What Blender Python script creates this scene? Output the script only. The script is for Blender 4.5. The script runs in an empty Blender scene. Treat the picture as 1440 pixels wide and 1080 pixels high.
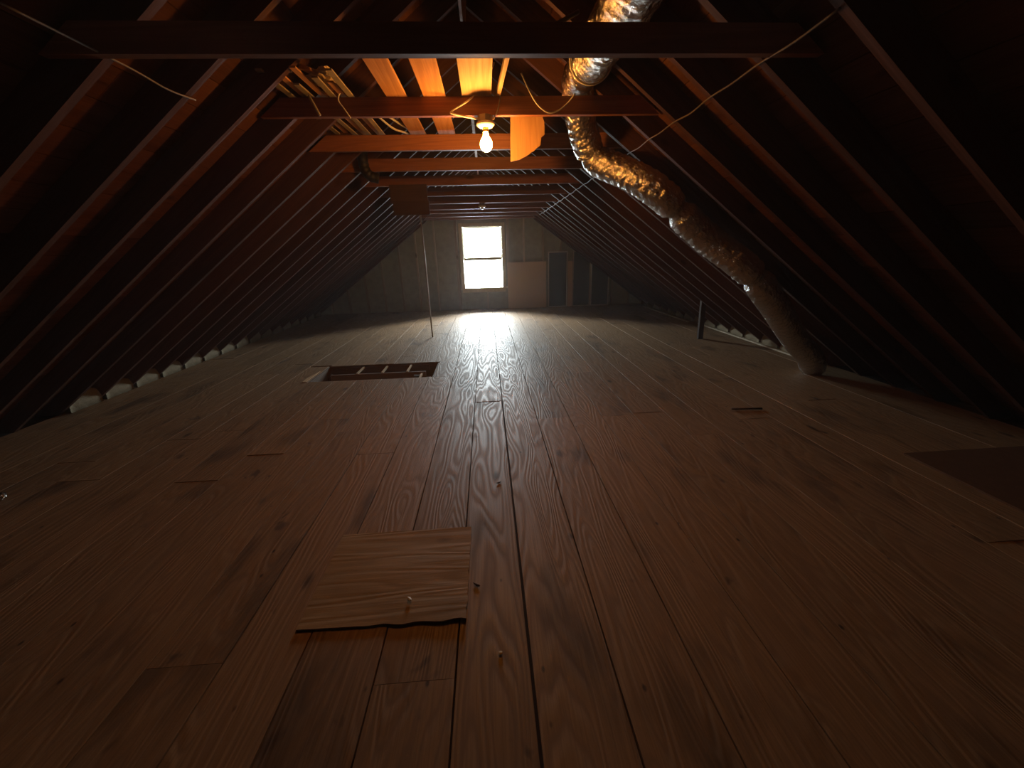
import bpy, bmesh, math, random
from mathutils import Vector, Matrix, noise

random.seed(7)
S = bpy.context.scene
COL = S.collection

# ------------------------------------------------------------------ camera
cd = bpy.data.cameras.new('camera')
cd.sensor_fit = 'HORIZONTAL'; cd.sensor_width = 36.0
cd.lens = 541.0 / 1440.0 * 36.0
cd.clip_start = 0.02; cd.clip_end = 200
cam = bpy.data.objects.new('camera', cd); COL.objects.link(cam)
Rv = Vector((0.997598, -0.064086, -0.026272))
Uv = Vector((0.045748, 0.324884, 0.944647))
Fv = Vector((0.052004, 0.94358, -0.327036))
M = Matrix((Rv, Uv, -Fv)).transposed().to_4x4()
M.translation = Vector((0, 0, 1.485))
cam.matrix_world = M
S.camera = cam

# ------------------------------------------------------------------ world (bright overcast sky outside)
w = bpy.data.worlds.new('sky'); S.world = w; w.use_nodes = True
bg = w.node_tree.nodes['Background']
bg.inputs['Color'].default_value = (0.84, 0.93, 1.0, 1)
SKY_HORIZON, GROUND = 58.0, 36.0        # overcast sky: three times brighter overhead than at the horizon
_nt = w.node_tree
_tc = _nt.nodes.new('ShaderNodeTexCoord'); _sx = _nt.nodes.new('ShaderNodeSeparateXYZ')
_nt.links.new(_tc.outputs['Generated'], _sx.inputs[0])
_mr = _nt.nodes.new('ShaderNodeMapRange'); _nt.links.new(_sx.outputs['Z'], _mr.inputs['Value'])
_mr.inputs['To Min'].default_value = SKY_HORIZON; _mr.inputs['To Max'].default_value = SKY_HORIZON * 3
_gr = _nt.nodes.new('ShaderNodeMapRange'); _nt.links.new(_sx.outputs['Z'], _gr.inputs['Value'])
_gr.inputs['From Min'].default_value = -0.12; _gr.inputs['From Max'].default_value = 0.0
_gr.inputs['To Min'].default_value = GROUND / SKY_HORIZON; _gr.inputs['To Max'].default_value = 1.0
_mu = _nt.nodes.new('ShaderNodeMath'); _mu.operation = 'MULTIPLY'
_nt.links.new(_mr.outputs[0], _mu.inputs[0]); _nt.links.new(_gr.outputs[0], _mu.inputs[1])
_nt.links.new(_mu.outputs[0], bg.inputs['Strength'])

# ------------------------------------------------------------------ exposure
S.view_settings.view_transform = 'Standard'
S.view_settings.look = 'None'
S.view_settings.exposure = -0.2
S.view_settings.gamma = 1.0
S.view_settings.use_curve_mapping = False
cy = S.cycles
cy.max_bounces = 6; cy.diffuse_bounces = 4; cy.glossy_bounces = 3; cy.transmission_bounces = 2; cy.volume_bounces = 0

BULB_STRENGTH = 450.0
BULB_COLOR = (1.0, 0.38, 0.07)

# daylight comes in through the window: a portal guides sampling of the sky there
WX0, WX1, WZ0, WZ1, WALL_Y = -0.58, 0.41, 0.59, 2.08, 10.68
pl = bpy.data.lights.new('window_portal', 'AREA'); pl.shape = 'RECTANGLE'
pl.size = WX1 - WX0 + 0.1; pl.size_y = WZ1 - WZ0 + 0.1
pl.cycles.is_portal = True
po = bpy.data.objects.new('window_portal', pl); COL.objects.link(po)
po.location = ((WX0 + WX1) / 2, WALL_Y + 0.16, (WZ0 + WZ1) / 2)
po.rotation_euler = (math.radians(-90), 0, 0)

# ------------------------------------------------------------------ geometry constants
TAN = 0.7336; PHI = math.atan(TAN); COS, SIN = math.cos(PHI), math.sin(PHI)
XR, ZR = -0.098, 3.2166             # ridge line of the rafter undersides
Y0, SP = 1.979, 0.406               # first rafter, spacing
yk = lambda k: Y0 + SP * k
zraf = lambda x: ZR - TAN * abs(x - XR)
RD = 0.14                           # rafter depth
YB = -3.0                           # wall behind the camera

# ------------------------------------------------------------------ helpers
def link(o, parent=None):
    COL.objects.link(o)
    if parent is not None: o.parent = parent
    return o
def mesh(name, verts, faces, mat=None, parent=None, loc=(0, 0, 0), rot=(0, 0, 0), smooth=False):
    me = bpy.data.meshes.new(name); me.from_pydata([tuple(v) for v in verts], [], faces); me.update()
    if mat: me.materials.append(mat)
    if smooth:
        for p in me.polygons: p.use_smooth = True
    o = bpy.data.objects.new(name, me); o.location = loc; o.rotation_euler = rot
    return link(o, parent)
BF = [(0, 3, 2, 1), (4, 5, 6, 7), (0, 1, 5, 4), (1, 2, 6, 5), (2, 3, 7, 6), (3, 0, 4, 7)]
def boxv(x0, x1, y0, y1, z0, z1):
    return [(x0, y0, z0), (x1, y0, z0), (x1, y1, z0), (x0, y1, z0), (x0, y0, z1), (x1, y0, z1), (x1, y1, z1), (x0, y1, z1)]
def box(name, x0, x1, y0, y1, z0, z1, mat, parent=None, rot=(0, 0, 0), bev=0.0):
    c = ((x0 + x1) / 2, (y0 + y1) / 2, (z0 + z1) / 2)
    v = boxv(x0 - c[0], x1 - c[0], y0 - c[1], y1 - c[1], z0 - c[2], z1 - c[2])
    if bev:
        bm = bmesh.new(); vs = [bm.verts.new(q) for q in v]
        for f in BF: bm.faces.new([vs[i] for i in f])
        bmesh.ops.bevel(bm, geom=bm.edges[:], offset=bev, segments=1, affect='EDGES')
        me = bpy.data.meshes.new(name); bm.to_mesh(me); bm.free()
        if mat: me.materials.append(mat)
        o = bpy.data.objects.new(name, me); o.location = c; o.rotation_euler = rot
        return link(o, parent)
    return mesh(name, v, BF, mat, parent, c, rot)
def multibox(name, boxes, mat, parent=None):
    V, F = [], []
    for b in boxes:
        n = len(V); V += boxv(*b); F += [tuple(i + n for i in f) for f in BF]
    return mesh(name, V, F, mat, parent)
def prism(name, poly, y0, y1, mat, parent=None, loc=(0, 0, 0), rot=(0, 0, 0)):
    """polygon in XZ extruded along Y"""
    n = len(poly)
    V = [(x, y0, z) for x, z in poly] + [(x, y1, z) for x, z in poly]
    F = [tuple(range(n)), tuple(range(2 * n - 1, n - 1, -1))]
    F += [(i, i + n, (i + 1) % n + n, (i + 1) % n) for i in range(n)]
    bm = bmesh.new(); vs = [bm.verts.new(v) for v in V]
    for f in F: bm.faces.new([vs[i] for i in f])
    bmesh.ops.recalc_face_normals(bm, faces=bm.faces[:])
    me = bpy.data.meshes.new(name); bm.to_mesh(me); bm.free()
    if mat: me.materials.append(mat)
    o = bpy.data.objects.new(name, me); o.location = loc; o.rotation_euler = rot
    return link(o, parent)
def lathe(name, prof, mat, parent=None, loc=(0, 0, 0), seg=24, smooth=True):
    V, F = [], []
    for r, z in prof:
        for i in range(seg):
            a = 2 * math.pi * i / seg; V.append((r * math.cos(a), r * math.sin(a), z))
    for j in range(len(prof) - 1):
        for i in range(seg):
            k = (i + 1) % seg
            F.append((j * seg + i, j * seg + k, (j + 1) * seg + k, (j + 1) * seg + i))
    F.append(tuple(range(seg - 1, -1, -1))); F.append(tuple(range((len(prof) - 1) * seg, len(prof) * seg)))
    return mesh(name, V, F, mat, parent, loc, smooth=smooth)
def spline(pts, per=10):
    """Catmull-Rom through the points"""
    P = [Vector(p) for p in pts]; P = [P[0] * 2 - P[1]] + P + [P[-1] * 2 - P[-2]]; out = []
    for i in range(1, len(P) - 2):
        for t in range(per):
            u = t / per; a, b, c, d = P[i - 1:i + 3]
            out.append(0.5 * ((2 * b) + (c - a) * u + (2 * a - 5 * b + 4 * c - d) * u * u + (3 * b - a - 3 * c + d) * u ** 3))
    out.append(P[-2]); return out
def tube(name, path, rad, mat, parent=None, seg=8, rfun=None, smooth=True):
    """sweep a circle along the path; rfun(i, angle, centre) -> radius"""
    n = len(path); V, F = [], []; up = Vector((0, 0, 1)); prev = None
    for i, p in enumerate(path):
        t = (path[min(i + 1, n - 1)] - path[max(i - 1, 0)]).normalized()
        if prev is None:
            a = t.cross(up);  a = a.normalized() if a.length > 1e-3 else Vector((1, 0, 0))
        else:
            a = (prev - t * prev.dot(t)).normalized()
        prev = a; b = t.cross(a)
        for j in range(seg):
            th = 2 * math.pi * j / seg
            r = rfun(i, th, p) if rfun else rad
            V.append(p + (a * math.cos(th) + b * math.sin(th)) * r)
    for i in range(n - 1):
        for j in range(seg):
            k = (j + 1) % seg; F.append((i * seg + j, i * seg + k, (i + 1) * seg + k, (i + 1) * seg + j))
    F.append(tuple(range(seg - 1, -1, -1))); F.append(tuple(range((n - 1) * seg, n * seg)))
    return mesh(name, V, F, mat, parent, smooth=smooth)
def empty(name, loc=(0, 0, 0), parent=None):
    o = bpy.data.objects.new(name, None); o.location = loc; o.empty_display_size = 0.1
    return link(o, parent)
ORD = ['nearest', 'second nearest', 'third nearest', 'fourth nearest', 'fifth nearest', 'sixth nearest', 'seventh nearest', 'eighth nearest', 'eighth farthest', 'seventh farthest', 'sixth farthest', 'fifth farthest', 'fourth farthest', 'third farthest', 'second farthest', 'farthest']
def tag(o, label, cat, group=None, kind=None):
    o['label'] = label; o['category'] = cat
    if group: o['group'] = group
    if kind: o['kind'] = kind
    return o
def struct(o, label=None):
    o['kind'] = 'structure'
    if label: o['label'] = label
    return o

# ------------------------------------------------------------------ materials
def new_mat(name):
    m = bpy.data.materials.new(name); m.use_nodes = True
    nt = m.node_tree; b = nt.nodes['Principled BSDF']; return m, nt, b
class N:
    """tiny node helper"""
    def __init__(s, nt): s.nt = nt
    def add(s, t, **kw):
        n = s.nt.nodes.new(t)
        for k, v in kw.items(): setattr(n, k, v)
        return n
    def L(s, a, b): s.nt.links.new(a, b)
    def math(s, op, a, b=None):
        n = s.add('ShaderNodeMath', operation=op)
        for i, v in enumerate((a, b)):
            if v is None: continue
            if hasattr(v, 'links'): s.L(v, n.inputs[i])
            else: n.inputs[i].default_value = v
        return n.outputs[0]
    def ramp(s, fac, stops):
        r = s.add('ShaderNodeValToRGB'); e = r.color_ramp.elements
        while len(e) < len(stops): e.new(0.5)
        for q, (p, c) in zip(e, stops): q.position = p; q.color = (c[0], c[1], c[2], 1) if not isinstance(c, float) else (c, c, c, 1)
        s.L(fac, r.inputs[0]); return r.outputs[0]
    def mix(s, fac, a, b, mode='MIX'):
        n = s.add('ShaderNodeMix', data_type='RGBA', blend_type=mode)
        if hasattr(fac, 'links'): s.L(fac, n.inputs['Factor'])
        else: n.inputs['Factor'].default_value = fac
        for key, v in (('A', a), ('B', b)):
            sock = [i for i in n.inputs if i.name == key and i.type == 'RGBA'][0]
            if hasattr(v, 'links'): s.L(v, sock)
            else: sock.default_value = (*v, 1)
        return [o for o in n.outputs if o.type == 'RGBA'][0]
    def noise(s, vec, scale, detail=3, rough=0.55, dist=0.0):
        n = s.add('ShaderNodeTexNoise'); n.inputs['Scale'].default_value = scale
        n.inputs['Detail'].default_value = detail; n.inputs['Roughness'].default_value = rough
        n.inputs['Distortion'].default_value = dist
        s.L(vec, n.inputs['Vector']); return n.outputs['Fac']

def wood(name, dark, mid, light, axis='Y', rough=(0.35, 0.6), bump=0.25, ring=26.0, stain=0.35, spec=0.5, nails=False, tint=0.25, gs=(5.0, 0.33)):
    """long-grained timber; every object gets its own slice through Object Info > Random"""
    m, nt, b = new_mat(name); n = N(nt)
    tc = n.add('ShaderNodeTexCoord'); oi = n.add('ShaderNodeObjectInfo')
    off = n.add('ShaderNodeCombineXYZ')
    for i, f in enumerate((37.0, 91.0, 53.0)): n.L(n.math('MULTIPLY', oi.outputs['Random'], f), off.inputs[i])
    va = n.add('ShaderNodeVectorMath', operation='ADD'); n.L(tc.outputs['Object'], va.inputs[0]); n.L(off.outputs[0], va.inputs[1])
    def stretch(a, l):
        mp = n.add('ShaderNodeMapping'); s3 = {'X': (l, a, a), 'Y': (a, l, a), 'Z': (a, a, l)}[axis]
        mp.inputs['Scale'].default_value = s3; n.L(va.outputs[0], mp.inputs['Vector']); return mp.outputs[0]
    big = n.noise(stretch(*gs), 1.0, 1.5, 0.45, 0.25)
    rings = n.math('SINE', n.math('MULTIPLY', big, ring * 6.28))
    rings = n.math('ADD', n.math('MULTIPLY', rings, 0.5), 0.5)
    fib = n.noise(stretch(150, 3.5), 1.0, 1.5, 0.6)
    col = n.ramp(rings, [(0.0, mid), (0.62, light), (0.85, mid), (1.0, dark)])
    col = n.mix(n.ramp(fib, [(0.35, 0.0), (0.7, 1.0)]), col, dark)
    col2 = n.mix(0.38, n.mix(0.35, mid, light), col)
    # stains, knots, per-board tone
    st = n.noise(stretch(3.0, 1.3), 1.0, 2.5, 0.6)
    stm = n.ramp(st, [(0.56, 0.0), (0.72, 1.0)])
    col3 = n.mix(n.math('MULTIPLY', stm, stain), col2, tuple(c * 0.28 for c in dark))
    vor = n.add('ShaderNodeTexVoronoi'); vor.inputs['Scale'].default_value = 1.0
    n.L(stretch(3.2, 1.3), vor.inputs['Vector'])
    kn = n.ramp(vor.outputs['Distance'], [(0.04, 1.0), (0.10, 0.0)])
    col4 = n.mix(n.math('MULTIPLY', kn, 0.75), col3, tuple(c * 0.3 for c in dark))
    if nails:
        v2 = n.add('ShaderNodeTexVoronoi'); v2.inputs['Scale'].default_value = 1.0
        n.L(stretch(8.0, 4.5), v2.inputs['Vector'])
        col4 = n.mix(n.ramp(v2.outputs['Distance'], [(0.035, 0.85), (0.075, 0.0)]), col4, (0.02, 0.01, 0.006))
        s2 = n.noise(stretch(5.5, 3.0), 1.0, 3, 0.65, 0.6)
        col4 = n.mix(n.ramp(s2, [(0.66, 0.0), (0.74, 0.7)]), col4, (0.05, 0.026, 0.016))
    tone = n.math('ADD', n.math('MULTIPLY', oi.outputs['Random'], 2 * tint), 1 - tint)
    hs = n.add('ShaderNodeHueSaturation'); n.L(col4, hs.inputs['Color']); n.L(tone, hs.inputs['Value'])
    n.L(hs.outputs[0], b.inputs['Base Color'])
    rr = n.add('ShaderNodeMapRange'); rr.inputs['To Min'].default_value = rough[0]; rr.inputs['To Max'].default_value = rough[1]
    n.L(n.math('ADD', n.math('MULTIPLY', rings, 0.65), n.math('MULTIPLY', st, 0.35)), rr.inputs['Value']); n.L(rr.outputs[0], b.inputs['Roughness'])
    b.inputs['Specular IOR Level'].default_value = spec
    hgt = n.math('ADD', n.math('MULTIPLY', rings, -1.0), n.math('MULTIPLY', fib, 0.7))
    bp = n.add('ShaderNodeBump'); bp.inputs['Strength'].default_value = bump; bp.inputs['Distance'].default_value = 0.004
    n.L(hgt, bp.inputs['Height']); n.L(bp.outputs[0], b.inputs['Normal'])
    return m
def plain(name, col, rough=0.7, metal=0.0, bump=0.0, scale=20.0, var=0.25, spec=0.4):
    m, nt, b = new_mat(name); n = N(nt)
    tc = n.add('ShaderNodeTexCoord'); f = n.noise(tc.outputs['Object'], scale, 4, 0.6)
    c = n.mix(f, tuple(v * (1 - var) for v in col), tuple(min(1, v * (1 + var)) for v in col))
    n.L(c, b.inputs['Base Color']); b.inputs['Roughness'].default_value = rough; b.inputs['Metallic'].default_value = metal
    b.inputs['Specular IOR Level'].default_value = spec
    if bump:
        bp = n.add('ShaderNodeBump'); bp.inputs['Strength'].default_value = bump; bp.inputs['Distance'].default_value = 0.01
        n.L(f, bp.inputs['Height']); n.L(bp.outputs[0], b.inputs['Normal'])
    return m

M_FLOOR = wood('floor_pine', (0.11, 0.055, 0.025), (0.28, 0.166, 0.080), (0.34, 0.215, 0.112), 'Y', rough=(0.46, 0.70), bump=0.30, ring=16, stain=0.6, spec=0.45, tint=0.12, nails=True, gs=(5.5, 0.7))
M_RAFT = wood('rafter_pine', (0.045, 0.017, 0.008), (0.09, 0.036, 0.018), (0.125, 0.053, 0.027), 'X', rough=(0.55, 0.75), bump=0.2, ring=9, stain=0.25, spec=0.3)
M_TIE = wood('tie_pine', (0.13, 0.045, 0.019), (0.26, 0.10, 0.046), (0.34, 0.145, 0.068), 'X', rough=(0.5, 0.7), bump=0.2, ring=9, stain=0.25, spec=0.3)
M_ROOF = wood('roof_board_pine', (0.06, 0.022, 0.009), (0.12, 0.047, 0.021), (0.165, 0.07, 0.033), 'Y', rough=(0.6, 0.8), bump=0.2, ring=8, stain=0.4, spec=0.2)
M_PLANK = wood('loose_pine', (0.36, 0.15, 0.055), (0.60, 0.30, 0.12), (0.70, 0.40, 0.18), 'Y', rough=(0.55, 0.75), bump=0.15, ring=8, stain=0.15, spec=0.3)
M_PALE = wood('pale_pine', (0.42, 0.28, 0.15), (0.62, 0.44, 0.25), (0.70, 0.52, 0.32), 'Y', rough=(0.6, 0.8), bump=0.15, ring=8, stain=0.2, spec=0.3)
M_PLYX = wood('plywood_grain', (0.22, 0.125, 0.05), (0.44, 0.285, 0.13), (0.54, 0.36, 0.175), 'X', rough=(0.6, 0.8), bump=0.2, ring=11, stain=0.4, spec=0.25, gs=(7.0, 0.5))
M_PANEL = wood('plywood_dark', (0.075, 0.042, 0.026), (0.12, 0.07, 0.045), (0.15, 0.09, 0.058), 'X', rough=(0.6, 0.8), bump=0.1, ring=4, stain=0.2, spec=0.2)
M_HATCH = wood('hatch_timber', (0.10, 0.07, 0.05), (0.19, 0.132, 0.095), (0.23, 0.165, 0.12), 'X', rough=(0.6, 0.8), bump=0.1, stain=0.2, spec=0.2)
M_PLYZ = wood('board_grain_upright', (0.33, 0.15, 0.05), (0.55, 0.30, 0.12), (0.64, 0.38, 0.17), 'Z', rough=(0.55, 0.75), bump=0.35, ring=14, stain=0.3, spec=0.3)
M_STUD = wood('stud_timber', (0.24, 0.20, 0.14), (0.40, 0.34, 0.24), (0.48, 0.41, 0.29), 'Z', rough=(0.6, 0.8), bump=0.15, ring=8, stain=0.2, spec=0.3)
M_TRIM = wood('window_timber', (0.33, 0.27, 0.15), (0.55, 0.47, 0.28), (0.62, 0.54, 0.34), 'Z', rough=(0.5, 0.7), bump=0.1, ring=8, stain=0.2, spec=0.3)
M_POST = wood('dark_post_timber', (0.03, 0.018, 0.012), (0.06, 0.035, 0.024), (0.08, 0.05, 0.035), 'Z', rough=(0.6, 0.8), bump=0.15, stain=0.2, spec=0.2)
M_WALL = plain('wall_fibreboard', (0.34, 0.33, 0.24), 0.85, var=0.3, scale=6)
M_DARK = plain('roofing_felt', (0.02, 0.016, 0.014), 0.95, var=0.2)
M_SUB = plain('subfloor_dust', (0.035, 0.02, 0.013), 0.9, var=0.3)
M_BOARD = plain('hardboard_tan', (0.55, 0.42, 0.27), 0.8, var=0.08, scale=3)
M_INSUL = plain('insulation_paper', (0.22, 0.18, 0.115), 0.9, bump=0.8, scale=14, var=0.2)
M_PORC = plain('porcelain_white', (0.85, 0.83, 0.78), 0.25, var=0.03)
M_STEEL = plain('galvanised_steel', (0.35, 0.34, 0.32), 0.45, metal=1.0, var=0.2)
M_BRASS = plain('brass_screw', (0.6, 0.42, 0.18), 0.35, metal=1.0)
M_CABLE = plain('cable_white', (0.72, 0.68, 0.60), 0.5, var=0.05)
M_BLACK = plain('cable_black', (0.02, 0.018, 0.016), 0.5, var=0.1)
M_GREYC = plain('cable_grey', (0.30, 0.27, 0.23), 0.5, var=0.1)
M_DKC = plain('cable_dusty', (0.16, 0.13, 0.10), 0.6, var=0.1)
M_SCREEN = plain('insect_mesh_dark', (0.09, 0.085, 0.07), 0.8, var=0.1, scale=200)
M_ALU = plain('screen_frame_alu', (0.55, 0.53, 0.45), 0.45, var=0.05)
M_PAPER = plain('crumpled_paper', (0.62, 0.50, 0.33), 0.8, var=0.25, bump=0.5, scale=25)
M_RUST = plain('rusted_rod', (0.50, 0.44, 0.36), 0.55, metal=0.3, var=0.3)
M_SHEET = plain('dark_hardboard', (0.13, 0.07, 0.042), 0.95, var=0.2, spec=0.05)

def foil_mat():
    m, nt, b = new_mat('duct_foil'); n = N(nt)
    tc = n.add('ShaderNodeTexCoord')
    a = n.noise(tc.outputs['Object'], 16, 5, 0.65, 1.2); c = n.noise(tc.outputs['Object'], 60, 3, 0.6, 0.5)
    b.inputs['Base Color'].default_value = (0.62, 0.60, 0.57, 1); b.inputs['Metallic'].default_value = 1.0
    b.inputs['Roughness'].default_value = 0.22
    bp = n.add('ShaderNodeBump'); bp.inputs['Strength'].default_value = 0.7; bp.inputs['Distance'].default_value = 0.02
    n.L(n.math('ADD', a, n.math('MULTIPLY', c, 0.35)), bp.inputs['Height']); n.L(bp.outputs[0], b.inputs['Normal'])
    return m
M_FOIL = foil_mat()
def glass_mat():
    m = bpy.data.materials.new('window_glass'); m.use_nodes = True; nt = m.node_tree; nt.nodes.clear(); n = N(nt)
    o = n.add('ShaderNodeOutputMaterial'); t = n.add('ShaderNodeBsdfTransparent'); g = n.add('ShaderNodeBsdfGlossy')
    g.inputs['Roughness'].default_value = 0.03; t.inputs['Color'].default_value = (0.96, 0.97, 0.95, 1)
    fr = n.add('ShaderNodeFresnel'); fr.inputs['IOR'].default_value = 1.3
    mx = n.add('ShaderNodeMixShader'); n.L(fr.outputs[0], mx.inputs[0]); n.L(t.outputs[0], mx.inputs[1]); n.L(g.outputs[0], mx.inputs[2])
    n.L(mx.outputs[0], o.inputs[0]); return m
M_GLASS = glass_mat()
def glow_mat():
    m = bpy.data.materials.new('lit_bulb_glass'); m.use_nodes = True; nt = m.node_tree; nt.nodes.clear(); n = N(nt)
    o = n.add('ShaderNodeOutputMaterial'); e = n.add('ShaderNodeEmission')
    e.inputs['Color'].default_value = (*BULB_COLOR, 1); e.inputs['Strength'].default_value = BULB_STRENGTH
    n.L(e.outputs[0], o.inputs[0]); return m
M_GLOW = glow_mat()

# ================================================================== STRUCTURE
# ---- floor: joist deck with the hatch hole, then every board a piece of it
HX0, HX1, HY0, HY1 = -2.30, -0.735, 4.70, 5.41
FX = 5.0
floor = struct(multibox('floor', [(-FX, HX0, YB, WALL_Y, -0.30, -0.027), (HX1, FX, YB, WALL_Y, -0.30, -0.027),
                                  (HX0, HX1, YB, HY0, -0.30, -0.027), (HX0, HX1, HY1, WALL_Y, -0.30, -0.027)], M_SUB),
               'wide worn pine boards of the attic floor')
edges = [-0.797, -0.484, -0.184, 0.099, 0.406, 0.709, 1.016]
while edges[0] > -4.25: edges.insert(0, edges[0] - random.uniform(0.285, 0.315))
while edges[-1] < 4.1: edges.append(edges[-1] + random.uniform(0.285, 0.315))
LEFT_END, RIGHT_END = -4.50, 4.31
edges[0] = LEFT_END; edges[-1] = RIGHT_END
known = {0.099: [4.69, 7.9], 0.406: [3.258, 6.3], 0.709: [4.675, 8.6], 1.016: [3.244, 4.63, 7.4], -1.1: [2.758, 7.5], -0.184: [3.76, 5.9], -0.484: [6.44, 1.0], -0.797: [6.45]}
def floor_board(x0, x1, y0, y1, dz, bow):
    """plank with eased top edges and a slightly ragged outline"""
    cx, cy = (x0 + x1) / 2, (y0 + y1) / 2; hx, hy = (x1 - x0) / 2, (y1 - y0) / 2; e = 0.0007
    V = []
    ny = max(2, int((y1 - y0) / 0.35))
    prof = [(-hx, -0.025), (-hx, -e), (-hx + e, 0), (0, bow), (hx - e, 0), (hx, -e), (hx, -0.025)]
    for i in range(ny + 1):
        yy = -hy + 2 * hy * i / ny
        wob = 0.0016 * noise.noise(Vector((cx * 7, (cy + yy) * 1.7, 0)))
        for x, z in prof: V.append((x + (wob if abs(x) > hx * 0.5 else 0), yy, z))
    n = len(prof); F = []
    for i in range(ny):
        for j in range(n):
            k = (j + 1) % n; F.append((i * n + j, i * n + k, (i + 1) * n + k, (i + 1) * n + j))
    F.append(tuple(range(n))); F.append(tuple(ny * n + j for j in range(n - 1, -1, -1)))
    F = [tuple(reversed(f)) for f in F]
    return mesh('floor_board', V, F, M_FLOOR, floor, (cx, cy, dz))
for i in range(len(edges) - 1):
    x0, x1 = edges[i], edges[i + 1]
    key = next((k for k in known if abs(k - x0) < 0.02), None)
    cuts = sorted(known[key]) if key is not None else []
    if not cuts:
        y = YB + random.uniform(1.0, 4.0)
        while y < WALL_Y - 0.8: cuts.append(y); y += random.uniform(2.0, 4.2)
    cuts = [YB + 0.02] + [c for c in cuts] + [WALL_Y - 0.03]
    spans = [(a, b) for a, b in zip(cuts, cuts[1:]) if b - a > 0.15]
    gl = gr = 0.0032 if abs(x0) < 1.5 else 0.0009
    for a, b in spans:
        dz = random.uniform(-0.0015, 0.0015)
        if x0 > 1.6 and random.random() < 0.35: dz += 0.003
        if abs(x0 - 2.81) < 0.16 and a < 4.3: dz += 0.005
        ga, gb = gl, gr
        if abs(x1 - 0.099) < 1e-4 and a < 3.7: gb = 0.006
        if abs(x0 - 0.099) < 1e-4 and a < 4.6: ga = 0.006
        segs = [(x0 + ga, x1 - gb, a + 0.0012, b - 0.0012)]
        out = []
        for (p, q, r, s) in segs:             # cut away the hatch opening
            if q <= HX0 or p >= HX1 or s <= HY0 or r >= HY1: out.append((p, q, r, s)); continue
            if r < HY0: out.append((p, q, r, HY0))
            if s > HY1: out.append((p, q, HY1, s))
            if p < HX0: out.append((p, HX0, max(r, HY0), min(s, HY1)))
            if q > HX1: out.append((HX1, q, max(r, HY0), min(s, HY1)))
        for (p, q, r, s) in out:
            if s - r > 0.05 and q - p > 0.01: floor_board(p, q, r, s, dz, random.uniform(-0.0012, 0.0015))

# ---- roof slopes: felt deck outside, sheathing boards, rafters
EX = (ZR + 0.30) / TAN + 0.5
for side, nm in ((-1, 'ceiling_left'), (1, 'ceiling_right')):
    top = RD / COS + 0.025 / COS
    ex = (ZR + top) / TAN + 0.35
    z_at = lambda d: ZR + top - TAN * d
    poly = [(XR, z_at(0)), (XR + side * ex, z_at(ex)), (XR + side * ex, z_at(ex) + 0.08), (XR, z_at(0) + 0.08)]
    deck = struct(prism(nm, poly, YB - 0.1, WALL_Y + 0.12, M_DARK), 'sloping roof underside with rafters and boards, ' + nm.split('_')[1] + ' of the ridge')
    # sheathing
    length = (ex - 0.05) / COS; wd = 0.185; nrow = int(length / wd)
    for r in range(nrow):
        d0, d1 = r * wd + 0.002, (r + 1) * wd - 0.002
        ys = [YB]
        y = YB + random.uniform(0.6, 3.6)
        while y < WALL_Y - 0.6: ys.append(y); y += random.choice((2.44, 3.25, 4.06))
        ys.append(WALL_Y)
        for a, b in zip(ys, ys[1:]):
            cx = XR + side * ((d0 + d1) / 2 * COS); cz = ZR + RD / COS - TAN * abs(cx - XR)
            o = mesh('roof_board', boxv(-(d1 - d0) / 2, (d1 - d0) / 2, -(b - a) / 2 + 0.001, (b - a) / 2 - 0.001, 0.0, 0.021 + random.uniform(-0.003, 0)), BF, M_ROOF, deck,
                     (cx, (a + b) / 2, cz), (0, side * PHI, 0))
    # rafters, cut plumb at the ridge and level on the floor
    dfoot = ZR / TAN; dtop = (ZR + RD / COS) / TAN
    poly = [(0.02, ZR - TAN * 0.02), (dfoot, 0.0), (dtop - 0.002, 0.0), (0.02, ZR - TAN * 0.02 + RD / COS - 0.001)]
    me = None
    for k in range(-11, 22):
        cxm, czm = 2.2, 1.6
        if me is None:
            pp = [((x - cxm), (z - czm)) for x, z in poly]
            # rotate to slope frame so that the grain runs along the rafter
            c, s_ = math.cos(PHI), math.sin(PHI)
            pr = [((x * c - z * s_) * side, x * s_ + z * c) for x, z in pp]
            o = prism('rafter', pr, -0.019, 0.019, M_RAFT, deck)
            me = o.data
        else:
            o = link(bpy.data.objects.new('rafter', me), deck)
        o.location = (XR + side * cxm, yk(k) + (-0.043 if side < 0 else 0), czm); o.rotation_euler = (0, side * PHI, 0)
ridge = struct(box('trim_1', XR - 0.019, XR + 0.019, YB, WALL_Y, ZR - 0.04, ZR + 0.14, M_TIE), 'ridge board along the top of the roof')

# ---- far gable wall with the window, studs and felt
zr2 = lambda x: ZR + 0.19 - TAN * abs(x - XR)
def gable(name, y0, y1, hole, mat):
    bm = bmesh.new()
    e = (ZR + 0.19) / TAN + 0.3
    def quad(pts):
        f = [bm.verts.new((x, y0, z)) for x, z in pts]; b = [bm.verts.new((x, y1, z)) for x, z in pts]
        n = len(pts); bm.faces.new(f); bm.faces.new(b[::-1])
        for i in range(n): bm.faces.new((f[i], b[i], b[(i + 1) % n], f[(i + 1) % n]))
    if hole:
        a, b_, c, d = hole
        quad([(XR - e, -0.3), (a, -0.3), (a, zr2(a)), (XR - e, zr2(XR - e))])
        quad([(b_, -0.3), (XR + e, -0.3), (XR + e, zr2(XR + e)), (b_, zr2(b_))])
        quad([(a, -0.3), (b_, -0.3), (b_, c), (a, c)])
        quad([(a, d), (b_, d), (b_, zr2(b_)), (XR, zr2(XR)), (a, zr2(a))])
    else:
        quad([(XR - e, -0.3), (XR + e, -0.3), (XR, zr2(XR))])
    bmesh.ops.recalc_face_normals(bm, faces=bm.faces[:])
    me = bpy.data.meshes.new(name); bm.to_mesh(me); bm.free(); me.materials.append(mat)
    return struct(link(bpy.data.objects.new(name, me)))
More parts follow.
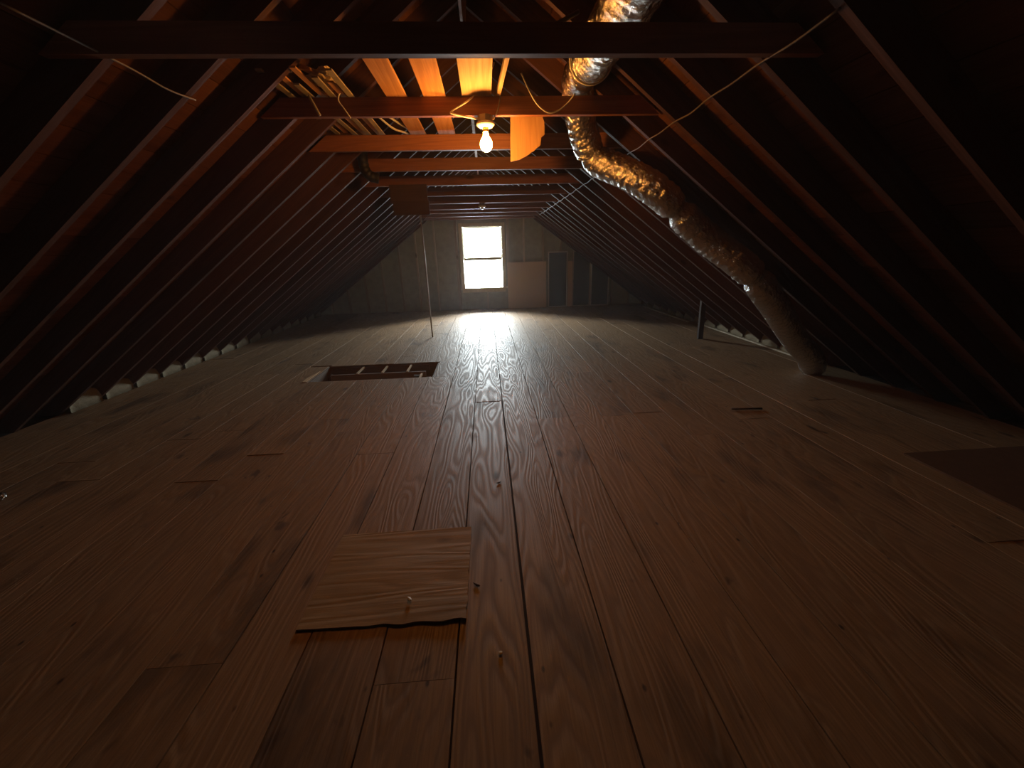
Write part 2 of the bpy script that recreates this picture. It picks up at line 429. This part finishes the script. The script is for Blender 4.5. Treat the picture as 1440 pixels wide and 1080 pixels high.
wall = gable('wall_back', WALL_Y, WALL_Y + 0.10, (WX0 - 0.04, WX1 + 0.04, WZ0 - 0.04, WZ1 + 0.04), M_WALL)
wall['label'] = 'far gable wall of fibreboard between studs around the window'
wf = gable('wall_front', YB - 0.1, YB, None, M_DARK); wf['label'] = 'unlit gable wall behind the camera'
STUDS = [-4.15, -3.68, -3.2, -2.73, -2.25, -1.8, -1.31, 1.0, 1.5, 1.97, 2.45, 2.93, 3.4, 3.88]
for x in STUDS:
    zt = zraf(x) + 0.12
    box('stud', x - 0.02, x + 0.02, WALL_Y - 0.07, WALL_Y - 0.001, 0.0, zt, M_STUD, wall)
for x in (WX0 - 0.17, WX1 + 0.17):
    box('stud', x - 0.035, x + 0.035, WALL_Y - 0.08, WALL_Y - 0.001, 0.0, zraf(x) + 0.12, M_STUD, wall)
box('stud', -0.02, 0.02, WALL_Y - 0.07, WALL_Y - 0.001, 0.0, WZ0 - 0.16, M_STUD, wall)
box('stud', -0.12, -0.08, WALL_Y - 0.07, WALL_Y - 0.001, WZ1 + 0.16, ZR + 0.1, M_STUD, wall)

# ---- window: casing, sill, two sashes with panes
win = struct(empty('window_1', ((WX0 + WX1) / 2, WALL_Y, WZ0)), 'double hung window blown out by daylight in the far gable')
def wbox(n, x0, x1, y0, y1, z0, z1, m, par=win):
    o = box(n, x0, x1, y0, y1, z0, z1, m, None, bev=0.004)
    base = win.location
    o.parent = par
    if par is win: o.location = Vector(o.location) - base
    else: o.location = Vector(o.location) - base - par.location
    return o
cz = 0.10
wbox('casing', WX0 - cz, WX0 - 0.01, WALL_Y - 0.03, WALL_Y - 0.001, WZ0 - 0.02, WZ1 + cz, M_TRIM)
wbox('casing', WX1 + 0.01, WX1 + cz, WALL_Y - 0.03, WALL_Y - 0.001, WZ0 - 0.02, WZ1 + cz, M_TRIM)
wbox('casing', WX0 - 0.01, WX1 + 0.01, WALL_Y - 0.03, WALL_Y - 0.001, WZ1 + 0.01, WZ1 + cz, M_TRIM)
wbox('sill', WX0 - 0.13, WX1 + 0.13, WALL_Y - 0.07, WALL_Y - 0.001, WZ0 - 0.05, WZ0 - 0.02, M_TRIM)
wbox('apron', WX0 - 0.09, WX1 + 0.09, WALL_Y - 0.025, WALL_Y - 0.001, WZ0 - 0.14, WZ0 - 0.05, M_TRIM)
wbox('jamb', WX0 - 0.038, WX0 - 0.012, WALL_Y, WALL_Y + 0.11, WZ0 - 0.04, WZ1 + 0.04, M_TRIM)
wbox('jamb', WX1 + 0.012, WX1 + 0.038, WALL_Y, WALL_Y + 0.11, WZ0 - 0.04, WZ1 + 0.04, M_TRIM)
wbox('jamb', WX0 - 0.012, WX1 + 0.012, WALL_Y, WALL_Y + 0.11, WZ1 + 0.012, WZ1 + 0.038, M_TRIM)
ZM = 1.31
def sash(z0, z1, y, inset):
    s = empty('sash'); s.parent = win; s.location = (0, 0, 0)
    t = 0.028; tm = 0.06
    a, b = WX0 - 0.01 + inset, WX1 + 0.01 - inset
    wbox('stile', a, a + t, y, y + 0.035, z0, z1, M_TRIM, s); wbox('stile', b - t, b, y, y + 0.035, z0, z1, M_TRIM, s)
    lo_, hi_ = (tm if z0 > 1 else t), (tm if z1 < 1.6 else t)
    wbox('rail', a + t, b - t, y, y + 0.035, z0, z0 + lo_, M_TRIM, s); wbox('rail', a + t, b - t, y, y + 0.035, z1 - hi_, z1, M_TRIM, s)
    wbox('pane', a + t - 0.004, b - t + 0.004, y + 0.015, y + 0.019, z0 + t - 0.004, z1 - t + 0.004, M_GLASS, s)
    return s
sash(ZM - 0.028, WZ1 + 0.01, WALL_Y + 0.055, 0.0)
sash(WZ0 - 0.01, ZM + 0.020, WALL_Y + 0.015, 0.012)

# ================================================================== OBJECTS
# ---- collar ties (beams)
ties = {0: (2.228, 0.102, 'unlit collar beam nearest the camera, spanning the whole top of the picture'),
        3: (2.366, 0.110, 'dark collar beam that carries the lit bulb'),
        5: (2.340, 0.120, 'orange-lit collar beam right behind the glowing bulb'),
        7: (2.325, 0.120, 'reddish collar beam just in front of the one with the plywood panel'),
        9: (2.300, 0.115, 'collar beam that the square plywood panel is nailed to'),
        11: (2.279, 0.115, 'collar beam between the plywood panel and the unlit lamp holder'),
        13: (2.262, 0.110, 'collar beam that carries the unlit lamp holder'),
        15: (2.250, 0.110, 'first collar beam beyond the unlit lamp holder'),
        17: (2.256, 0.110, 'second collar beam beyond the unlit lamp holder'),
        19: (2.250, 0.110, 'collar beam second from the far gable wall'),
        21: (2.250, 0.110, 'collar beam nearest the far gable wall above the window')}
for k, (zb, hh, lab) in ties.items():
    z1 = zb + hh
    def xa(z): return (ZR + RD / COS - 0.03 - z) / TAN
    y1 = yk(k) - 0.0645; y0 = y1 - 0.038
    poly = [(XR - xa(zb), 0), (XR + xa(zb), 0), (XR + xa(z1), hh), (XR - xa(z1), hh)]
    o = prism('collar_tie', [(x - XR, z) for x, z in poly], -0.019, 0.019, M_TIE, None, (XR, (y0 + y1) / 2, zb))
    tag(o, lab, 'beam', 'collar ties')
ty = lambda k: yk(k) - 0.0835        # centre of a tie

# ---- bulb on its lampholder
def lampholder(loc, label, lit):
    r = tag(empty('ceiling_lamp' if lit else 'lamp_holder', loc), label, 'lamp')
    lathe('ceiling_box', [(0.052, -0.036), (0.052, 0.0)], M_STEEL, r, seg=8, smooth=False)
    lathe('porcelain_base', [(0.02, -0.072), (0.045, -0.069), (0.062, -0.056), (0.064, -0.046), (0.05, -0.037), (0.03, -0.0365)], M_PORC, r)
    lathe('socket', [(0.017, -0.098), (0.021, -0.095), (0.021, -0.0715)], M_BRASS if lit else M_PORC, r)
    if lit:
        lathe('bulb', [(0.004, -0.219), (0.018, -0.215), (0.031, -0.205), (0.040, -0.189), (0.043, -0.172), (0.040, -0.155), (0.031, -0.136), (0.019, -0.120), (0.0165, -0.1), (0.0165, -0.0985)], M_GLOW, r)
    return r
lampholder((0.037, ty(3) - 0.01, 2.366), 'glowing bare bulb in a white porcelain holder under the second beam', True)
lampholder((-0.027, ty(13), 2.262), 'small unlit lamp holder under a far beam above the window', False)

# ---- attic hatch with folded ladder
hatch = tag(empty('attic_ladder', ((HX0 + HX1) / 2, (HY0 + HY1) / 2, -0.2)), 'folded wooden attic ladder down in the rectangular floor hatch', 'ladder')
def hb(n, x0, x1, y0, y1, z0, z1, m):
    o = box(n, x0, x1, y0, y1, z0, z1, m); o.parent = hatch; o.location = Vector(o.location) - Vector(hatch.location); return o
hb('frame_side', HX0 + 0.001, HX1 - 0.001, HY0 + 0.001, HY0 + 0.02, -0.2, -0.006, M_HATCH)
hb('frame_side', HX0 + 0.001, HX1 - 0.001, HY1 - 0.02, HY1 - 0.001, -0.2, -0.006, M_HATCH)
hb('frame_side', HX0 + 0.001, HX0 + 0.02, HY0 + 0.02, HY1 - 0.02, -0.2, -0.006, M_HATCH)
hb('frame_side', HX1 - 0.02, HX1 - 0.001, HY0 + 0.02, HY1 - 0.02, -0.2, -0.006, M_HATCH)
hb('door_panel', HX0 + 0.001, HX1 - 0.001, HY0 + 0.001, HY1 - 0.001, -0.22, -0.2, M_HATCH)
hb('rail', HX0 + 0.16, HX1 - 0.15, 5.025, 5.05, -0.105, -0.02, M_HATCH)
hb('rail', HX0 + 0.16, HX1 - 0.15, 5.365, 5.389, -0.105, -0.02, M_HATCH)
for x in (-1.80, -1.47, -1.135): hb('tread', x - 0.011, x + 0.011, 5.05, 5.365, -0.034, -0.012, M_PALE)  # pale wood stands in for window light on the treads
hb('tread', -0.925, -0.903, 4.722, 4.90, -0.03, -0.006, M_PALE)
hb('hinge_plate', -1.02, -0.93, 4.90, 4.92, -0.14, -0.03, M_STEEL)
o = mesh('torn_scrap', [(-2.36, 4.70, 0.004), (-2.31, 4.705, 0.005), (-2.305, 5.0, 0.006), (-2.312, 5.16, 0.01), (-2.33, 5.1, 0.004), (-2.37, 4.86, 0.004),
                        (-2.36, 4.70, 0.008), (-2.31, 4.705, 0.009), (-2.305, 5.0, 0.010), (-2.312, 5.16, 0.014), (-2.33, 5.1, 0.008), (-2.37, 4.86, 0.008)],
         [(5, 4, 3, 2, 1, 0), (6, 7, 8, 9, 10, 11)] + [(i, (i + 1) % 6, (i + 1) % 6 + 6, i + 6) for i in range(6)], M_PALE)
tag(o, 'pale splintered strip along the left end of the floor hatch', 'wood scrap')

# ---- plywood patch in the foreground
def patch():
    nx, ny = 26, 14; x0, x1, y0, y1, t = -0.865, -0.150, 1.242, 1.815, 0.0065
    def edge(u, v):
        x = x0 + (x1 - x0) * u; y = y0 + (y1 - y0) * v
        if u > 0.99: x += 0.010 * noise.noise(Vector((v * 24, 3, 0))) - 0.004
        if v < 0.01: y += 0.010 * noise.noise(Vector((u * 9, 7, 0))) - 0.012 * u
        if v > 0.99: y += 0.004 * noise.noise(Vector((u * 14, 9, 0)))
        return x, y
    V, F = [], []
    for lay in (0, 1):
        for j in range(ny + 1):
            for i in range(nx + 1):
                u, v = i / nx, j / ny; x, y = edge(u, v)
                lift = 0.007 * max(0, u - 0.45) * max(0, 0.35 - v) * 6 + 0.003 * (0.5 + noise.noise(Vector((u * 3, v * 3, 1))))
                V.append((x, y, 0.003 + lift * 0.8 + lay * t))
    n = (nx + 1) * (ny + 1); I = lambda i, j, l: l * n + j * (nx + 1) + i
    for j in range(ny):
        for i in range(nx):
            F.append((I(i, j, 1), I(i + 1, j, 1), I(i + 1, j + 1, 1), I(i, j + 1, 1)))
            F.append((I(i, j + 1, 0), I(i + 1, j + 1, 0), I(i + 1, j, 0), I(i, j, 0)))
    for i in range(nx):
        F.append((I(i, 0, 0), I(i + 1, 0, 0), I(i + 1, 0, 1), I(i, 0, 1))); F.append((I(i, ny, 1), I(i + 1, ny, 1), I(i + 1, ny, 0), I(i, ny, 0)))
    for j in range(ny):
        F.append((I(0, j, 1), I(0, j + 1, 1), I(0, j + 1, 0), I(0, j, 0))); F.append((I(nx, j, 0), I(nx, j + 1, 0), I(nx, j + 1, 1), I(nx, j, 1)))
    return mesh('plywood_patch', V, F, M_PLYX)
tag(patch(), 'square plywood offcut with frayed edges lying on the foreground floorboards', 'plywood')

# ---- chips and litter on the floor
def chip(name, loc, size, mat, label, cat, seed):
    rnd = random.Random(seed); bm = bmesh.new(); bmesh.ops.create_icosphere(bm, subdivisions=1, radius=1)
    for v in bm.verts: v.co *= rnd.uniform(0.7, 1.15); v.co = Vector((v.co.x * size[0], v.co.y * size[1], v.co.z * size[2]))
    me = bpy.data.meshes.new(name); bm.to_mesh(me); bm.free(); me.materials.append(mat)
    o = link(bpy.data.objects.new(name, me)); o.location = (loc[0], loc[1], loc[2] + size[2] * 0.7); o.rotation_euler = (0, 0, rnd.uniform(0, 3))
    return tag(o, label, cat)
chip('plaster_chip', (-0.414, 1.345, 0.016), (0.017, 0.010, 0.006), M_PORC, 'pale chip lying on the plywood offcut', 'chip', 1)
chip('plaster_chip', (-0.015, 1.078, 0.0), (0.010, 0.010, 0.005), M_PAPER, 'pale round chip on the floorboards below the plywood offcut', 'chip', 2)
chip('wood_splinter', (-0.116, 1.415, 0.0), (0.022, 0.008, 0.005), M_POST, 'dark splinter beside the right edge of the plywood offcut', 'splinter', 3)
chip('wood_splinter', (0.015, 2.25, 0.0), (0.024, 0.009, 0.005), M_POST, 'dark splinter in the middle of the floor next to the wide gap', 'splinter', 4)
o = tube('stick', [Vector((2.26, 3.235, 0.013)), Vector((2.40, 3.222, 0.013)), Vector((2.54, 3.21, 0.013))], 0.009, M_POST, seg=6)
tag(o, 'thin dark stick lying on the floor at right', 'stick')
# glinting foil scrap at the left edge of the picture
def crumple(name, loc, r, mat, label, cat, seed, squash=0.6, sub=3):
    bm = bmesh.new(); bmesh.ops.create_icosphere(bm, subdivisions=sub, radius=1)
    for v in bm.verts:
        d = 1 + 0.55 * noise.noise(v.co * 2.3 + Vector((seed, 0, 0))) + 0.25 * noise.noise(v.co * 6 + Vector((0, seed, 0)))
        v.co *= r * d; v.co.z *= squash
    zmin = min(v.co.z for v in bm.verts)
    for v in bm.verts: v.co.z -= zmin
    me = bpy.data.meshes.new(name); bm.to_mesh(me); bm.free(); me.materials.append(mat)
    o = link(bpy.data.objects.new(name, me)); o.location = loc
    return tag(o, label, cat)
crumple('foil_scrap', (-3.29, 2.36, 0.004), 0.045, M_FOIL, 'crumpled shiny foil glinting on the dark floor at far left', 'foil', 3)
# dark sheet on the floor at right
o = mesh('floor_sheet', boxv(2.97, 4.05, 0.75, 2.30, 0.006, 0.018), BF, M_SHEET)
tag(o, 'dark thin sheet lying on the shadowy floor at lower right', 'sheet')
# boards lying along the right eave
o = box('loose_batten', 4.045, 4.085, 7.60, 9.95, 0.007, 0.03, M_STUD); tag(o, 'long batten lying along the right eave near the far wall', 'batten')
o = box('loose_batten', 4.15, 4.235, 4.75, 7.4, 0.007, 0.028, M_STUD); tag(o, 'long flat batten on the floor along the right eave behind the duct', 'batten')

# ---- insulation batts tucked into the eaves, one per bay
def batt(side, k, seed):
    rnd = random.Random(seed); w_ = SP - 0.05; nx, nz = 6, 5
    V, F = [], []
    zt = rnd.uniform(0.15, 0.21)
    for i in range(nx + 1):
        u = i / nx; y = (u - 0.5) * w_
        hgt = zt * (0.80 + 0.25 * math.sin(math.pi * u) + 0.12 * noise.noise(Vector((seed * 1.7, u * 3, 0))))
        dtip = (ZR + RD / COS - 0.015) / TAN
        row = [(0.0, 0.0), (0.02 * noise.noise(Vector((u * 4, seed, 1))) - 0.005, hgt * 0.45), (0.015, hgt * 0.85), (0.03, hgt), (0.07, hgt * 0.8), (0.20, 0.0)]
        for x, z in row: V.append((side * x, y, z))
    n = 6
    for i in range(nx):
        for j in range(n):
            a = (j + 1) % n; F.append((i * n + j, i * n + a, (i + 1) * n + a, (i + 1) * n + j))
    F.append(tuple(range(n))); F.append(tuple(nx * n + j for j in range(n - 1, -1, -1)))
    o = mesh('insulation_batt', V, F, M_INSUL, None, (XR + side * (dd), yk(k) + SP / 2 + (-0.043 if side < 0 else 0), 0.001), smooth=True)
    return o
dd = 4.30
for k in range(5, 21):
    tag(batt(-1, k, 10 + k), ORD[k - 5] + ' pale insulation wad tucked between rafters along the left eave', 'insulation', 'insulation along the left eave')
    if k >= 6: tag(batt(1, k, 60 + k), (ORD[k - 6] if k < 13 else ORD[k - 5]) + ' pale insulation wad tucked between rafters along the right eave', 'insulation', 'insulation along the right eave')

# ---- flexible foil duct: comes along over the beams, drops and runs down the right slope to the floor
duct = tag(empty('flexible_duct', (4.0, 4.3, 0.0)), 'wrinkled silver flexible duct running from the beams down the right slope', 'duct')
up = spline([(0.66, 0.9, 2.50), (0.66, 1.5, 2.50), (0.67, 2.0, 2.505), (0.68, 2.4, 2.53), (0.69, 2.8, 2.57), (0.70, 3.1, 2.605), (0.70, 3.2, 2.605), (0.745, 3.38, 2.54), (0.81, 3.52, 2.40), (0.90, 3.62, 2.25)], 14)
lo = spline([(0.89, 3.61, 2.27), (0.98, 3.60, 2.17), (1.18, 3.45, 2.05), (1.42, 3.34, 1.885), (1.84, 3.40, 1.575), (2.26, 3.34, 1.27), (2.68, 3.52, 0.955), (3.34, 3.93, 0.48), (3.66, 4.06, 0.25), (3.86, 4.2, 0.06)], 26)
def rf(path, r0, pinch, sd):
    L = [0.0]
    for a, b in zip(path, path[1:]): L.append(L[-1] + (b - a).length)
    def f(i, th, p):
        r = r0(L[i] / L[-1])
        for c, wd_, dp in pinch: r *= 1 - dp * math.exp(-((L[i] / L[-1] - c) / wd_) ** 2)
        q = Vector((math.cos(th) * 1.3, math.sin(th) * 1.3, L[i] * 9 + sd))
        wr = noise.noise(q) * 0.5 + noise.noise(Vector((q.x * 2.2, q.y * 2.2, q.z * 3.1))) * 0.45 + 0.35 * math.sin(L[i] * 95 + 2 * noise.noise(q))
        rg = abs(noise.noise(Vector((math.cos(th) * 2.6, math.sin(th) * 2.6, L[i] * 26 + sd)))) * (0.5 + 0.8 * max(0, noise.noise(Vector((math.cos(th), math.sin(th), L[i] * 3 + sd)))))
        return r * (1 + 0.055 * wr - 0.16 * rg)
    return f
def dense(path, step):
    out = [path[0]]; acc = 0
    for a, b in zip(path, path[1:]):
        n_ = max(1, int((b - a).length / step))
        for i in range(1, n_ + 1): out.append(a + (b - a) * (i / n_))
    return out
lo = dense(lo, 0.013); up = dense(up, 0.013)
base = Vector(duct.location)
d1 = tube('sleeve', [p - base for p in up], 0.14, M_FOIL, duct, seg=40, rfun=rf(up, lambda t: 0.128 - 0.012 * t, [(0.73, 0.05, 0.04)], 0.0), smooth=False)
d2 = tube('sleeve', [p - base for p in lo], 0.15, M_FOIL, duct, seg=40, rfun=rf(lo, lambda t: 0.118 + 0.014 * t, [(0.235, 0.012, 0.32), (0.475, 0.012, 0.3), (0.0, 0.02, 0.2)], 9.0), smooth=False)
def strap(c, t, r, mat, name='strap'):
    c, t = Vector(c), Vector(t).normalized(); a = t.cross(Vector((0, 0, 1))).normalized(); b = t.cross(a)
    ring = [c - base + (a * math.cos(x) + b * math.sin(x)) * r for x in [i * 2 * math.pi / 28 for i in range(29)]]
    return tube(name, ring, 0.007, mat, duct, seg=6)
strap((0.69, 2.80, 2.57), (0.03, 1, 0.1), 0.129, M_CABLE)
strap(lo[int(len(lo) * 0.235)], lo[int(len(lo) * 0.235) + 3] - lo[int(len(lo) * 0.235)], 0.10, M_STEEL)
strap(lo[int(len(lo) * 0.475)], lo[int(len(lo) * 0.475) + 3] - lo[int(len(lo) * 0.475)], 0.105, M_STEEL)

# ---- loose planks and laths lying across the beams, lit from below
def plank(x0, x1, y0, y1, z, t, mat, label, rz=0.0, cat='plank', grp='loose planks on the beams'):
    o = box('loose_plank', x0, x1, y0, y1, z, z + t, mat, None, (0, 0, rz), bev=0.002); return tag(o, label, cat, grp)
ZP = 2.478
plank(-0.615, -0.485, 2.30, 4.6, ZP, 0.022, M_PLANK, 'reddish plank on the beams, leftmost of three lit by the bulb')
plank(-0.37, -0.225, 2.35, 4.5, ZP, 0.022, M_PLANK, 'orange plank on the beams, middle of three lit by the bulb')
plank(-0.112, 0.085, 2.25, 3.35, ZP, 0.02, M_PALE, 'short wide yellow-lit plank on the beams right above the bulb')
plank(0.128, 0.155, 2.3, 3.6, ZP, 0.03, M_PALE, 'narrow pale slat on the beams beside the yellow-lit plank', 0.06, 'slat')
lathx = [-1.23, -1.16, -1.10, -1.03, -0.97, -0.90, -0.85]
for i, x in enumerate(lathx):
    o = box('lath', x - 0.018, x + 0.018, 2.70 + 0.1 * (i % 3), 4.25 - 0.07 * (i % 4), ZP + 0.012 * (i % 2), ZP + 0.010 + 0.012 * (i % 2), M_PLANK if i % 2 else M_STUD, None, (0, 0, random.uniform(-0.02, 0.02)))
    tag(o, ['leftmost', 'second from left', 'third from left', 'middle', 'third from right', 'second from right', 'rightmost'][i] + ' thin lath in the bundle on the beams at upper left', 'lath', 'laths bundled on the beams')
crumple('crumpled_paper', (-0.985, 2.98, ZP + 0.02), 0.07, M_PAPER, 'largest crumpled paper wad on the laths at upper left', 'paper', 5)
crumple('crumpled_paper', (-0.91, 2.86, ZP + 0.03), 0.035, M_PAPER, 'small crumpled paper wad at the right edge of the laths', 'paper', 11)
crumple('crumpled_paper', (-1.13, 2.80, ZP + 0.02), 0.05, M_PAPER, 'crumpled paper wad at the left edge of the laths', 'paper', 17)
o = prism('broken_slat', [(-0.03, 0), (0.03, 0), (0.018, 0.02), (-0.012, 0.022)], -0.22, 0.22, M_PLANK, None, (-1.045, 3.02, ZP + 0.10), (0.25, 0.1, 0.15))
tag(o, 'broken slat sticking up out of the laths at upper left', 'slat')
# splintered strip hanging from the ridge
o = prism('splintered_strip', [(-0.022, 0.62), (0.024, 0.62), (0.020, 0.2), (0.010, 0.0), (0.004, 0.03), (-0.006, 0.12), (-0.016, 0.25)], -0.004, 0.004, M_STUD, None, (-0.065, 2.4, 2.50), (0, 0.05, 0))
tag(o, 'grey splintered strip hanging from the ridge behind the nearest beam', 'wood strip')

# ---- board hanging beside the bulb
o = prism('hanging_board', [(0.240, 2.56), (0.231, 2.160), (0.30, 2.172), (0.36, 2.200), (0.42, 2.235), (0.472, 2.275), (0.478, 2.33), (0.505, 2.345), (0.503, 2.43), (0.49, 2.46), (0.49, 2.56)],
          -0.009, 0.009, M_PLYZ, None, (0, 3.5, 0))
tag(o, 'orange-lit broken board hanging just right of the bulb', 'board')
o = box('cleat', 0.05, 0.62, 3.512, 3.55, 2.50, 2.56, M_TIE); tag(o, 'short cleat holding up the broken board beside the bulb', 'cleat')

# ---- plywood panel nailed to a far beam, rod, post
pn = tag(empty('plywood_sheet', (-0.945, ty(9) - 0.03, 1.955)), 'square brown plywood panel hanging from a beam left of the window', 'panel')
o = box('upper_sheet', -1.190, -0.715, ty(9) - 0.032, ty(9) - 0.020, 2.095, 2.315, M_PANEL); o.parent = pn; o.location = Vector(o.location) - Vector(pn.location)
o = box('lower_sheet', -1.165, -0.700, ty(9) - 0.044, ty(9) - 0.032, 1.955, 2.125, M_PANEL); o.parent = pn; o.location = Vector(o.location) - Vector(pn.location)
o = tube('upright_rod', [Vector((-1.068, 7.17, 0.0)), Vector((-1.07, 7.165, 1.0)), Vector((-1.075, 7.16, 2.262))], 0.013, M_RUST, seg=8)
tag(o, 'thin upright rod from the floor to the beams left of the window', 'rod')
o = mesh('support_post', [(3.49, 6.14, 0), (3.57, 6.14, 0), (3.57, 6.19, 0), (3.49, 6.19, 0), (3.46, 6.14, 0.76), (3.54, 6.14, 0.70), (3.54, 6.19, 0.70), (3.46, 6.19, 0.76)], BF, M_POST)
tag(o, 'short dark post standing under the right rafters', 'post')

# ---- things leaning on the far wall
yl = WALL_Y - 0.10
def lean(name, x0, x1, z1, y, t, mat, lab, cat, tilt=0.03):
    o = mesh(name, boxv(x0 - x1, 0, -t, 0, 0, z1), BF, mat, None, (x1, y, 0.004), (-tilt, 0, 0)); return tag(o, lab, cat)
lean('hardboard_sheet', 0.545, 1.575, 1.195, yl - 0.03, 0.012, M_BOARD, 'large tan hardboard panel leaning under the wall right of the window', 'panel')
lean('hardboard_strip', 2.165, 2.285, 1.185, yl - 0.02, 0.012, M_BOARD, 'narrow tan strip leaning between two window screens', 'board')
def screen(x0, x1, z1, y, lab, fm, bar=None):
    r = tag(empty('window_screen', (x0, y, 0.004)), lab, 'window screen', 'window screens on the far wall'); r.rotation_euler = (-0.03, 0, 0)
    W_, t, d = x1 - x0, 0.028, 0.018
    mesh('frame_bar', boxv(0, t, -d, 0, 0, z1), BF, fm, r); mesh('frame_bar', boxv(W_ - t, W_, -d, 0, 0, z1), BF, fm, r)
    mesh('frame_bar', boxv(t, W_ - t, -d, 0, 0, t), BF, fm, r); mesh('frame_bar', boxv(t, W_ - t, -d, 0, z1 - t, z1), BF, fm, r)
    mesh('insect_mesh', boxv(t, W_ - t, -d * 0.6, -d * 0.5, t, z1 - t), BF, M_SCREEN, r)
    return r
screen(1.625, 2.145, 1.435, yl - 0.035, 'tall pale framed window screen next to the tan hardboard panel', M_ALU)
screen(2.290, 2.775, 1.44, yl - 0.02, 'tall dim framed window screen right of the narrow tan strip', M_STUD)
screen(2.785, 3.285, 1.14, yl - 0.03, 'shorter window screen at the right end of the row', M_ALU)

# ---- cables
def cable(name, pts, r, mat, lab, cat='cable', per=8): return tag(tube(name, spline(pts, per), r, mat, seg=6), lab, cat)
yf = ty(3) - 0.028
cable('electric_cord', [(0.11, yf, 2.66), (0.088, yf, 2.62), (-0.035, yf, 2.475), (-0.183, yf - 0.02, 2.385), (-0.175, yf - 0.02, 2.368), (-0.07, yf, 2.352), (0.0, yf + 0.01, 2.345)], 0.006, M_CABLE, 'pale cord kinked beside the glowing bulb on its left')
cable('hanging_cable', [(0.29, yf, 2.60), (0.335, yf - 0.01, 2.51), (0.386, yf - 0.015, 2.43), (0.44, yf - 0.02, 2.383), (0.492, yf - 0.02, 2.37), (0.55, yf - 0.03, 2.385), (0.60, yf - 0.05, 2.42), (0.635, yf - 0.09, 2.455)], 0.0055, M_GREYC, 'thin cable sagging in a loop over the bulb beam')
cable('thin_wire', [(0.155, yf, 2.56), (0.14, yf - 0.005, 2.45), (0.118, yf, 2.38), (0.09, yf + 0.01, 2.345)], 0.004, M_GREYC, 'short thin wire dropping to the right side of the bulb')
pts = []
for i in range(0, 20):
    k = i - 1
    pts.append((1.235, yk(k), zraf(1.235) - 0.006)); 
    if k < 18: pts.append((1.237 + 0.004 * math.sin(k * 2.1), yk(k) + SP / 2, zraf(1.235) - 0.010 - 0.006 * abs(math.sin(k * 1.3))))
cable('wiring_cable', pts, 0.0045, M_DKC, 'long thin cable stapled under the right rafters all the way back', per=5)
cable('wiring_cable', [(-1.43, yk(-1), zraf(-1.43) - 0.006), (-1.425, yk(0) + 0.02, zraf(-1.425) - 0.007), (-1.42, 2.2, 2.225), (-1.418, yk(1), zraf(-1.418) - 0.007)], 0.004, M_GREYC, 'thin cable between the two nearest left rafters')
cable('black_cable', [(0.16, 2.45, 2.50), (0.25, 2.5, 2.575), (0.39, 2.55, 2.61), (0.50, 2.58, 2.665), (0.56, 2.6, 2.70)], 0.012, M_BLACK, 'thick black cable arching up behind the nearest beam right of centre')
cable('thin_wire', [(-0.90, 3.08, 2.51), (-0.92, 3.06, 2.45), (-0.89, 3.06, 2.40), (-0.86, 3.07, 2.35)], 0.004, M_CABLE, 'pale wire dangling below the laths at upper left')
cable('hanging_wire', [(-1.10, 3.05, 2.47), (-1.08, 3.04, 2.43), (-1.05, 3.05, 2.36)], 0.009, M_GREYC, 'grey strip dangling from the left end of the bulb beam')
# white cables beyond the bulb beam
cable('loose_cable', [(-0.80, 3.55, ZP + 0.03), (-0.72, 3.75, ZP - 0.01), (-0.66, 3.95, ZP + 0.01), (-0.64, 4.1, ZP + 0.03)], 0.008, M_CABLE, 'pale cable lying slack between two beams right of the laths')
cable('loose_cable', [(-0.74, 3.55, ZP + 0.04), (-0.64, 3.8, ZP + 0.02), (-0.55, 4.05, ZP + 0.03)], 0.010, M_CABLE, 'thicker pale cable lying straight between two beams right of the laths')
# black drain hose at the left ends of the middle beams
hp = spline([(-1.19, 4.64, 2.60), (-1.225, 4.64, 2.52), (-1.235, 4.64, 2.42), (-1.225, 4.64, 2.33), (-1.18, 4.65, 2.27), (-1.10, 4.67, 2.25)], 12)
hp = dense(hp, 0.006)
o = tube('drain_hose', hp, 0.05, M_BLACK, seg=16, rfun=lambda i, th, p: 0.052 + 0.0022 * math.sin(i * 0.9))
tag(o, 'black ribbed hose hanging over the beam ends at left', 'hose')

# ---- thin haze volume, added for the bloom around window and bulb
hz = bpy.data.materials.new('bloom_haze_volume'); hz.use_nodes = True; nt = hz.node_tree; nt.nodes.clear()
_o = nt.nodes.new('ShaderNodeOutputMaterial'); _v = nt.nodes.new('ShaderNodeVolumeScatter')
_v.inputs['Density'].default_value = 0.0045; _v.inputs['Anisotropy'].default_value = 0.3
nt.links.new(_v.outputs[0], _o.inputs['Volume'])
e_ = ZR / TAN - 0.1
o = prism('bloom_haze', [(-e_, 0.06), (e_, 0.06), (0.0, ZR - 0.02)], -1.0, WALL_Y - 0.02, hz, None, (XR, 0, 0))
tag(o, 'thin haze added through the attic for the window glow', 'haze', None, 'stuff')
